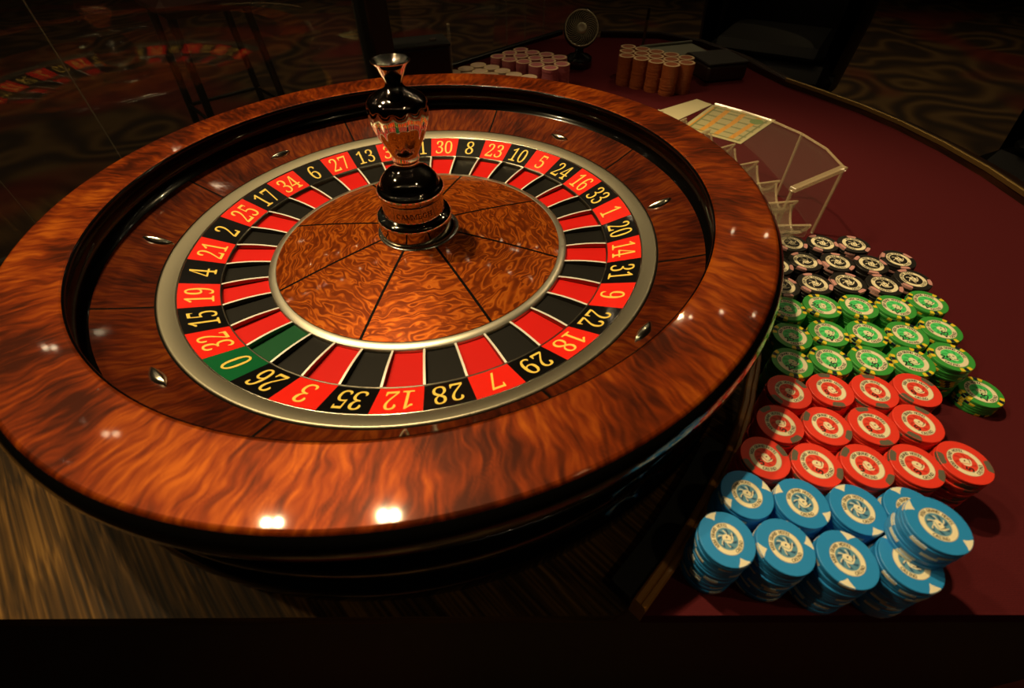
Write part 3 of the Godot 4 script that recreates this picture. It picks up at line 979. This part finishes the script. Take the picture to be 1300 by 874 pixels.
func far_chips() -> void:
	var low := turned([[0.0, 0.00003, 1], [R, 0.0002, 1], [R, TH - 0.0002, 1], [R - 0.0008, TH, 1], [0.0, TH]], 20)
	var edge := turned([[R - 0.0006, TH + 0.0001], [R - 0.005, TH + 0.0002]], 20)
	var mids := turned([[R - 0.0052, TH + 0.0003], [0.0, TH + 0.0003]], 20)
	var sets := [
		["p", 20, "pink", "tall pink stacks", [[0.097,-0.756],[0.126,-0.782],[0.154,-0.810],[0.125,-0.728],[0.153,-0.755],[0.182,-0.782],[0.159,-0.709],[0.188,-0.736],[0.216,-0.763],[0.188,-0.683],[0.217,-0.710],[0.246,-0.737],[0.218,-0.657],[0.247,-0.684]]],
		["w", 16, "pale pink", "lower pale stacks", [[-0.011,-0.685],[0.019,-0.711],[0.048,-0.738],[0.023,-0.665],[0.054,-0.688],[0.081,-0.717],[0.080,-0.659],[0.107,-0.688],[0.134,-0.659],[0.168,-0.639]]],
		["o", 20, "brown", "brown stacks by the desk fan", [[0.411,-0.739],[0.419,-0.777],[0.429,-0.815],[0.441,-0.714],[0.450,-0.753],[0.460,-0.791],[0.471,-0.689],[0.479,-0.727],[0.489,-0.765],[0.500,-0.663],[0.509,-0.701],[0.519,-0.739],[0.538,-0.674],[0.548,-0.712]]]]
	var rng := RandomNumberGenerator.new()
	rng.seed = 5
	var cream := mat(Color8(214, 190, 150), 0.5)
	var nth := ["first", "second", "third", "fourth", "fifth"]
	var rows := {"p": [3, 3, 3, 3, 2], "w": [3, 3, 2, 1, 1], "o": [3, 3, 3, 3, 2]}
	for s in sets:
		var where := []
		var r := 0
		var c := 0
		for p in s[4]:
			for i in int(s[1]) - 1:
				where.append(Transform3D(Basis(Vector3.UP, rng.randf() * TAU), Vector3(p[0] + rng.randf_range(-0.0006, 0.0006), FELT + TH * i, p[1] + rng.randf_range(-0.0006, 0.0006))))
			var t := thing("casino_chip", "%s chip topping the %s stack in file %s of %s" % [s[2], nth[c], nth[r], s[3]], "casino chip", Vector3(p[0], FELT + TH * (int(s[1]) - 1), p[1]), 0.0, "%s chips on far stacks" % s[2])
			obj("body", low, M.chip[s[0]], t)
			obj("printed_ring", edge, cream, t)
			obj("printed_label", mids, M.chip[s[0]], t)
			c += 1
			if c == rows[s[0]][r]:
				c = 0
				r += 1
		masses(low, M.chip[s[0]], where, "%s chips below the tops of the %s" % [s[2], s[3]])

# ---------------------------------------------------------------- screens, covers, small things
func pane(called: String, label: String, a: Vector2, b: Vector2, y0: float, y1: float, seams: Array) -> void:
	var t := thing(called, label, "glass screen", Vector3(a.x, y0, a.y), atan2(-(b.y - a.y), b.x - a.x))
	var len_ := a.distance_to(b)
	var cuts := [0.0] + seams + [len_]
	for i in cuts.size() - 1:
		var x0: float = cuts[i] + 0.0006
		var x1: float = cuts[i + 1] - 0.0006
		obj("pane", box(Vector3((x0 + x1) / 2, (y1 - y0) / 2 + 0.006, 0), Vector3(x1 - x0, y1 - y0, 0.006), 0.0004), M.glass, t)
	for c in seams:
		obj("joint", box(Vector3(c, (y1 - y0) / 2 + 0.006, 0), Vector3(0.0012, y1 - y0, 0.0064)), M.seam, t)
	obj("channel", box(Vector3(len_ / 2, 0.004, 0), Vector3(len_, 0.014, 0.016), 0.002), M.post, t)

func screens() -> void:
	var n := Vector2(cos(deg_to_rad(-139.0)), sin(deg_to_rad(-139.0)))
	var d := Vector2(-n.y, n.x)
	if d.x < 0:
		d = -d
	var p0 := n * 0.492 - d * 1.05
	var p1 := n * 0.492 + d * 0.30
	pane("glass_screen", "clear glass screen standing close behind the wheel, mirroring the chrome turret", p0, p1, SHELF, 0.62, [0.735, 0.875])
	pane("glass_screen", "clear glass screen along the table's far edge behind the pink chips", Vector2(-0.135, -0.80), Vector2(0.30, -1.235), FELT, 0.5, [0.36, 0.44, 0.525])
	obj_tag(box(Vector3(p1.x + 0.026, 0.204, p1.y - 0.022), Vector3(0.05, 0.66, 0.05), 0.003, Basis(Vector3.UP, 0.8)), "screen_post", "square black post where the near glass screen ends", "post", M.post)
	var t := thing("control_box", "matt black control box beside the black post behind the wheel", "control box", Vector3(-0.075, FELT, -0.645), 0.3)
	obj("case", box(Vector3(0, 0.062, 0), Vector3(0.125, 0.124, 0.08), 0.004), M.post, t)
	obj("lid", box(Vector3(0, 0.127, 0), Vector3(0.127, 0.008, 0.082), 0.002), M.black, t)
	obj("button", turned([[0.008, 0.131], [0.008, 0.134], [0.0, 0.1345]], 16), M.brown, t).position = Vector3(0.03, 0, 0.01)

func obj_tag(mesh: Mesh, called: String, label: String, category: String, material: Material) -> void:
	tag(obj(called, mesh, material), label, category)

func acrylic() -> void:
	# a curved clear cover round the wheel's far side
	var t := thing("acrylic_cover", "low clear acrylic cover curving round the wheel over the paper notes", "cover")
	var top := -0.03
	var base := FELT + 0.0004
	var q := [Vector2(0.474, -0.016), Vector2(0.568, -0.070), Vector2(0.573, -0.128), Vector2(0.562, -0.180), Vector2(0.538, -0.232), Vector2(0.506, -0.274), Vector2(0.472, -0.309)]
	var inner := [Vector2(0.440, -0.29), Vector2(0.463, -0.20), Vector2(0.473, -0.11)]
	var st := mb()
	slab(st, PackedVector2Array(q + inner), top - 0.004, top)
	obj("lid", st, M.acrylic, t)
	for i in q.size() - 1:
		var a: Vector2 = q[i]
		var b: Vector2 = q[i + 1]
		var ln := a.distance_to(b)
		var m := (a + b) / 2
		var turn := Basis(Vector3.UP, atan2(-(b.y - a.y), b.x - a.x))
		obj("side", box(Vector3(m.x, (base + top) / 2, m.y), Vector3(ln, top - base - 0.008, 0.003), 0.0, turn), M.acrylic, t)
		obj("edge", box(Vector3(m.x, top + 0.0004, m.y), Vector3(ln, 0.003 if i > 0 else 0.006, 0.0026 if i > 0 else 0.009), 0.0006, turn), M.acrylic_edge, t)
	for p in [q[1], q[0], q[3]]:
		obj("corner", box(Vector3(p.x, (base + top) / 2, p.y), Vector3(0.0035, top - base, 0.0035), 0.0006, Basis(Vector3.UP, 0.5)), M.acrylic_edge, t)
	# a rack of clear troughs, their scalloped ends showing between the rim and the cover
	var tr := thing("chip_rack", "clear acrylic chip rack of side-by-side troughs, their scalloped ends facing away from the wheel", "chip rack")
	var at := [[0.481, 1.0], [0.490, -5.5], [0.495, -11.7], [0.501, -18.4], [0.508, -25.2], [0.514, -31.8], [0.518, -37.9], [0.514, -44.0]]
	for kk in at.size() * 2 - 1:
		var k := kk / 2
		var odd := kk % 2
		var a := deg_to_rad(at[k][1] if odd == 0 else (at[k][1] + at[k + 1][1]) / 2)
		var r: float = at[k][0] + 0.004 * odd
		var half := 0.0255
		var deep := 0.024
		var cusp := -0.050 - 0.028 * odd
		var wall := 0.0026
		var sm := mb()
		var r0 := -0.062
		var n := 12
		sm.set_smooth_group(1)
		var lip := []
		var lipr := []
		for i in n:
			var s0 := -1.0 + 2.0 * i / n
			var s1 := -1.0 + 2.0 * (i + 1) / n
			var y0 := cusp - deep * (1.0 - s0 * s0)
			var y1 := cusp - deep * (1.0 - s1 * s1)
			quad(sm, Vector3(0, y0, s0 * half), Vector3(0, y1, s1 * half), Vector3(r0, y1, s1 * half), Vector3(r0, y0, s0 * half))
			quad(sm, Vector3(r0, y0 - wall, s0 * half), Vector3(r0, y1 - wall, s1 * half), Vector3(0, y1 - wall, s1 * half), Vector3(0, y0 - wall, s0 * half))
		for i in n + 1:
			var s0 := -1.0 + 2.0 * i / n
			lip.append(Vector3(0.0005, cusp - deep * (1.0 - s0 * s0) - wall / 2, s0 * half))
			lipr.append(0.0017)
		var tu := obj("trough", sm, M.frosted, tr)
		tu.position = pol(r, a, 0)
		tu.rotation.y = -a
		obj("rim", bar(lip, lipr, 8), M.acrylic_edge, tu)
		obj("end_panel", box(Vector3(-0.004, (cusp - deep + base) / 2, 0), Vector3(0.003, cusp - deep - base - 0.004, half * 1.7), 0.0005), M.acrylic, tu)
		obj("fin", box(Vector3(-0.03, cusp - 0.008, half), Vector3(0.06, 0.016, 0.003), 0.0006), M.frosted, tu)
		obj("fin_edge", box(Vector3(-0.028, cusp + 0.0004, half), Vector3(0.060, 0.0016, 0.0032), 0.0004), M.acrylic_edge, tu)

func papers() -> void:
	var t := thing("payout_card", "printed card with orange and green bands lying flat beneath the acrylic cover", "card", Vector3(0.575, FELT + 0.0006, -0.478), 0.0)
	var img := picture(256, 256, func(x, y):
		var u: float = x / 256.0
		var v: float = y / 256.0
		if u < 0.04 or v < 0.05 or u > 0.96 or v > 0.95:
			return Color8(196, 186, 140)
		if absf(u - 0.07) < 0.012 or absf(v - 0.09) < 0.012 or absf(u - 0.93) < 0.012 or absf(v - 0.91) < 0.012:
			return Color8(120, 128, 84)
		var c := Color8(178, 170, 126)
		if fmod(v * 4.0, 1.0) < 0.3:
			c = Color8(214, 152, 60)
		elif fmod(u * 5.0, 1.0) < 0.2:
			c = Color8(128, 132, 92)
		if Vector2(u - 0.78, v - 0.8).length() < 0.1:
			c = Color8(116, 142, 84)
		return c)
	var pm := textured(img, Vector3.ONE, 0.7)
	var a := Vector2(0.482, -0.462)
	var b := Vector2(0.586, -0.582)
	var c := Vector2(0.691, -0.489)
	var d := Vector2(0.575, -0.377)
	paper(t, "sheet", [a, b, c, d], 0.0009, pm)
	t = thing("paper_slip", "plain cream paper slip lying beyond the banded card", "paper", Vector3(0.52, FELT + 0.0004, -0.585))
	paper(t, "sheet", [Vector2(0.449, -0.553), Vector2(0.562, -0.622), Vector2(0.586, -0.586), Vector2(0.474, -0.492)], 0.0006, mat(Color8(214, 204, 164), 0.7))

func paper(t: Node3D, called: String, q: Array, thick: float, m: Material) -> void:
	var st := mb()
	var o := Vector2(t.position.x, t.position.z)
	var up := []
	var dn := []
	for p in q:
		up.append(Vector3(p.x - o.x, thick, p.y - o.y))
		dn.append(Vector3(p.x - o.x, 0, p.y - o.y))
	quad(st, up[0], up[1], up[2], up[3])
	quad(st, dn[3], dn[2], dn[1], dn[0])
	for i in 4:
		var j := (i + 1) % 4
		quad(st, dn[i], up[i], up[j], dn[j], Vector2(0.01, 0.01), Vector2(0.01, 0.01), Vector2(0.01, 0.01), Vector2(0.01, 0.01))
	obj(called, st, m, t)

func small_things() -> void:
	# desk fan with a finned round grille
	var t := thing("desk_fan", "small desk fan with a pale finned round grille on a black base", "fan", Vector3(0.315, FELT, -0.89), 0.0)
	obj("base", turned([[0.042, 0.0], [0.044, 0.004], [0.044, 0.022], [0.040, 0.030], [0.030, 0.036], [0.014, 0.040], [0.012, 0.060], [0.0, 0.061]], 40), M.gloss_black, t)
	for s in [-0.022, 0.0, 0.022]:
		var k := obj("knob", SphereMesh.new(), M.chrome, t)
		k.mesh.radius = 0.0042
		k.mesh.height = 0.0084
		k.position = Vector3(s, 0.029 - absf(s) * 0.1, 0.036 - absf(s) * 0.3)
	var head := obj("housing", turned([[0.0, -0.02, 1], [0.046, -0.02], [0.053, -0.012], [0.0545, 0.0], [0.053, 0.010], [0.050, 0.012, 1], [0.048, 0.004], [0.0, 0.003]], 48), M.black, t)
	head.position = Vector3(0, 0.108, 0.004)
	head.rotation.x = deg_to_rad(62)
	t.scale = Vector3.ONE * 0.84
	var fin := mb()
	for i in 9:
		var s0 := i / 9.0
		var s1 := (i + 1) / 9.0
		var A := func(s: float) -> Array:
			var r := lerpf(0.014, 0.050, s)
			var a := s * s * 0.75
			return [pol(r, a - 0.020 / (0.25 + r * 20.0), 0.012 + 0.003 * sin(PI * s)), pol(r, a + 0.020 / (0.25 + r * 20.0), 0.012 + 0.003 * sin(PI * s))]
		var p = A.call(s0)
		var q = A.call(s1)
		quad(fin, p[0], p[1], q[1], q[0])
		quad(fin, p[1] - Vector3(0, 0.004, 0), q[1] - Vector3(0, 0.004, 0), q[1], p[1])
		quad(fin, p[0], q[0], q[0] - Vector3(0, 0.004, 0), p[0] - Vector3(0, 0.004, 0))
	var fmesh := done(fin)
	for k in 30:
		obj("fin", fmesh, M.fan, head).rotation.y = TAU / 30 * k
	obj("hub", turned([[0.016, 0.008], [0.0155, 0.015], [0.010, 0.0175], [0.007, 0.0165], [0.0, 0.0160]], 32), M.fan, head)
	obj("ring", turned([[0.0525, 0.011], [0.0515, 0.0145], [0.0490, 0.0145], [0.0485, 0.011]], 48), M.fan, head)
	# clear rod on the pale chips
	t = thing("marker_rod", "thin clear rod standing upright on a pale chip stack", "rod", Vector3(-0.011, FELT + 16 * TH + 0.0003, -0.685))
	obj("shaft", bar([Vector3(0, 0, 0), Vector3(0, 0.058, 0)], [0.0028, 0.0028], 12), M.frosted, t)
	obj("sleeve", bar([Vector3(0, 0.058, 0), Vector3(0, 0.098, 0)], [0.0034, 0.0034], 12), M.frosted, t)
	obj("tip", turned([[0.0036, 0.098], [0.0036, 0.1005], [0.0, 0.101]], 12), M.acrylic_edge, t)
	# grey tray and a dark case by the far edge
	t = thing("document_tray", "flat grey wedge-shaped tray lying behind the brown chip stacks", "tray", Vector3(0.60, FELT, -0.98), 0.25)
	obj("plate", box(Vector3(0, 0.006, 0), Vector3(0.17, 0.012, 0.10), 0.002), M.grey, t)
	obj("lip", box(Vector3(0, 0.015, -0.045), Vector3(0.17, 0.008, 0.008), 0.002), M.grey, t)
	t = thing("card_case", "dark brown leather case lying beside the brown chip stacks", "case", Vector3(0.655, FELT, -0.80), 0.2)
	obj("shell", box(Vector3(0, 0.02, 0), Vector3(0.11, 0.04, 0.13), 0.006), M.brown, t)
	obj("flap", box(Vector3(0, 0.042, 0.01), Vector3(0.112, 0.005, 0.11), 0.002), M.leather, t)
	t = thing("pen", "short amber pen standing beyond the grey tray", "pen", Vector3(0.532, FELT, -1.07))
	obj("barrel", bar([Vector3(0, 0, 0), Vector3(0.002, 0.07, 0)], [0.004, 0.004], 10), M.brass, t)
	obj("cap", bar([Vector3(0.002, 0.07, 0), Vector3(0.003, 0.10, 0)], [0.0046, 0.004], 10), M.brown, t)

func stool(at: Vector3, turn: float, label: String) -> void:
	var t := thing("bar_stool", label, "stool", at, turn)
	for sx in [-1, 1]:
		for sz in [-1, 1]:
			obj("leg", bar([Vector3(sx * 0.20, 0.0, sz * 0.20), Vector3(sx * 0.165, 0.70, sz * 0.165)], [0.017, 0.020], 8), M.leather, t)
	for y in [0.24]:
		obj("footrest", bar([Vector3(-0.19, y, -0.19), Vector3(0.19, y, -0.19), Vector3(0.19, y, 0.19), Vector3(-0.19, y, 0.19), Vector3(-0.19, y, -0.188)], [0.010, 0.010, 0.010, 0.010, 0.010], 8), M.post, t)
	obj("seat", box(Vector3(0, 0.735, 0), Vector3(0.42, 0.08, 0.42), 0.03), M.seat, t)
	obj("backrest", box(Vector3(0, 0.98, -0.20), Vector3(0.40, 0.34, 0.05), 0.02), M.leather, t)
	for sx in [-1, 1]:
		obj("back_post", bar([Vector3(sx * 0.16, 0.72, -0.19), Vector3(sx * 0.16, 0.86, -0.20)], [0.014, 0.014], 8), M.leather, t)

func armchair(at: Vector3, turn: float, label: String) -> void:
	var t := thing("armchair", label, "armchair", at, turn)
	obj("base", turned([[0.0, 0.0, 1], [0.24, 0.0], [0.25, 0.02], [0.05, 0.05], [0.04, 0.40], [0.0, 0.41]], 32), M.post, t)
	obj("seat", box(Vector3(0, 0.50, 0), Vector3(0.56, 0.16, 0.54), 0.05), M.leather, t)
	obj("backrest", turned([[0.25, 0.42], [0.30, 0.46], [0.32, 0.70], [0.315, 0.88], [0.295, 0.905], [0.265, 0.89], [0.255, 0.70], [0.25, 0.50]], 36, deg_to_rad(150), deg_to_rad(390)), M.leather, t)
	obj("cushion", box(Vector3(0, 0.60, 0.02), Vector3(0.44, 0.07, 0.42), 0.03), M.black, t)

func seats() -> void:
	stool(Vector3(-1.36, FLOOR, -2.15), 0.75, "black-legged bar stool standing on the carpet behind the near glass screen")
	armchair(Vector3(1.28, FLOOR, -1.75), -0.6, "black round-backed armchair drawn up near the brown chip stacks")
	armchair(Vector3(1.75, FLOOR, -0.55), -1.3, "black round-backed armchair drawn up to the table's curved edge rail")
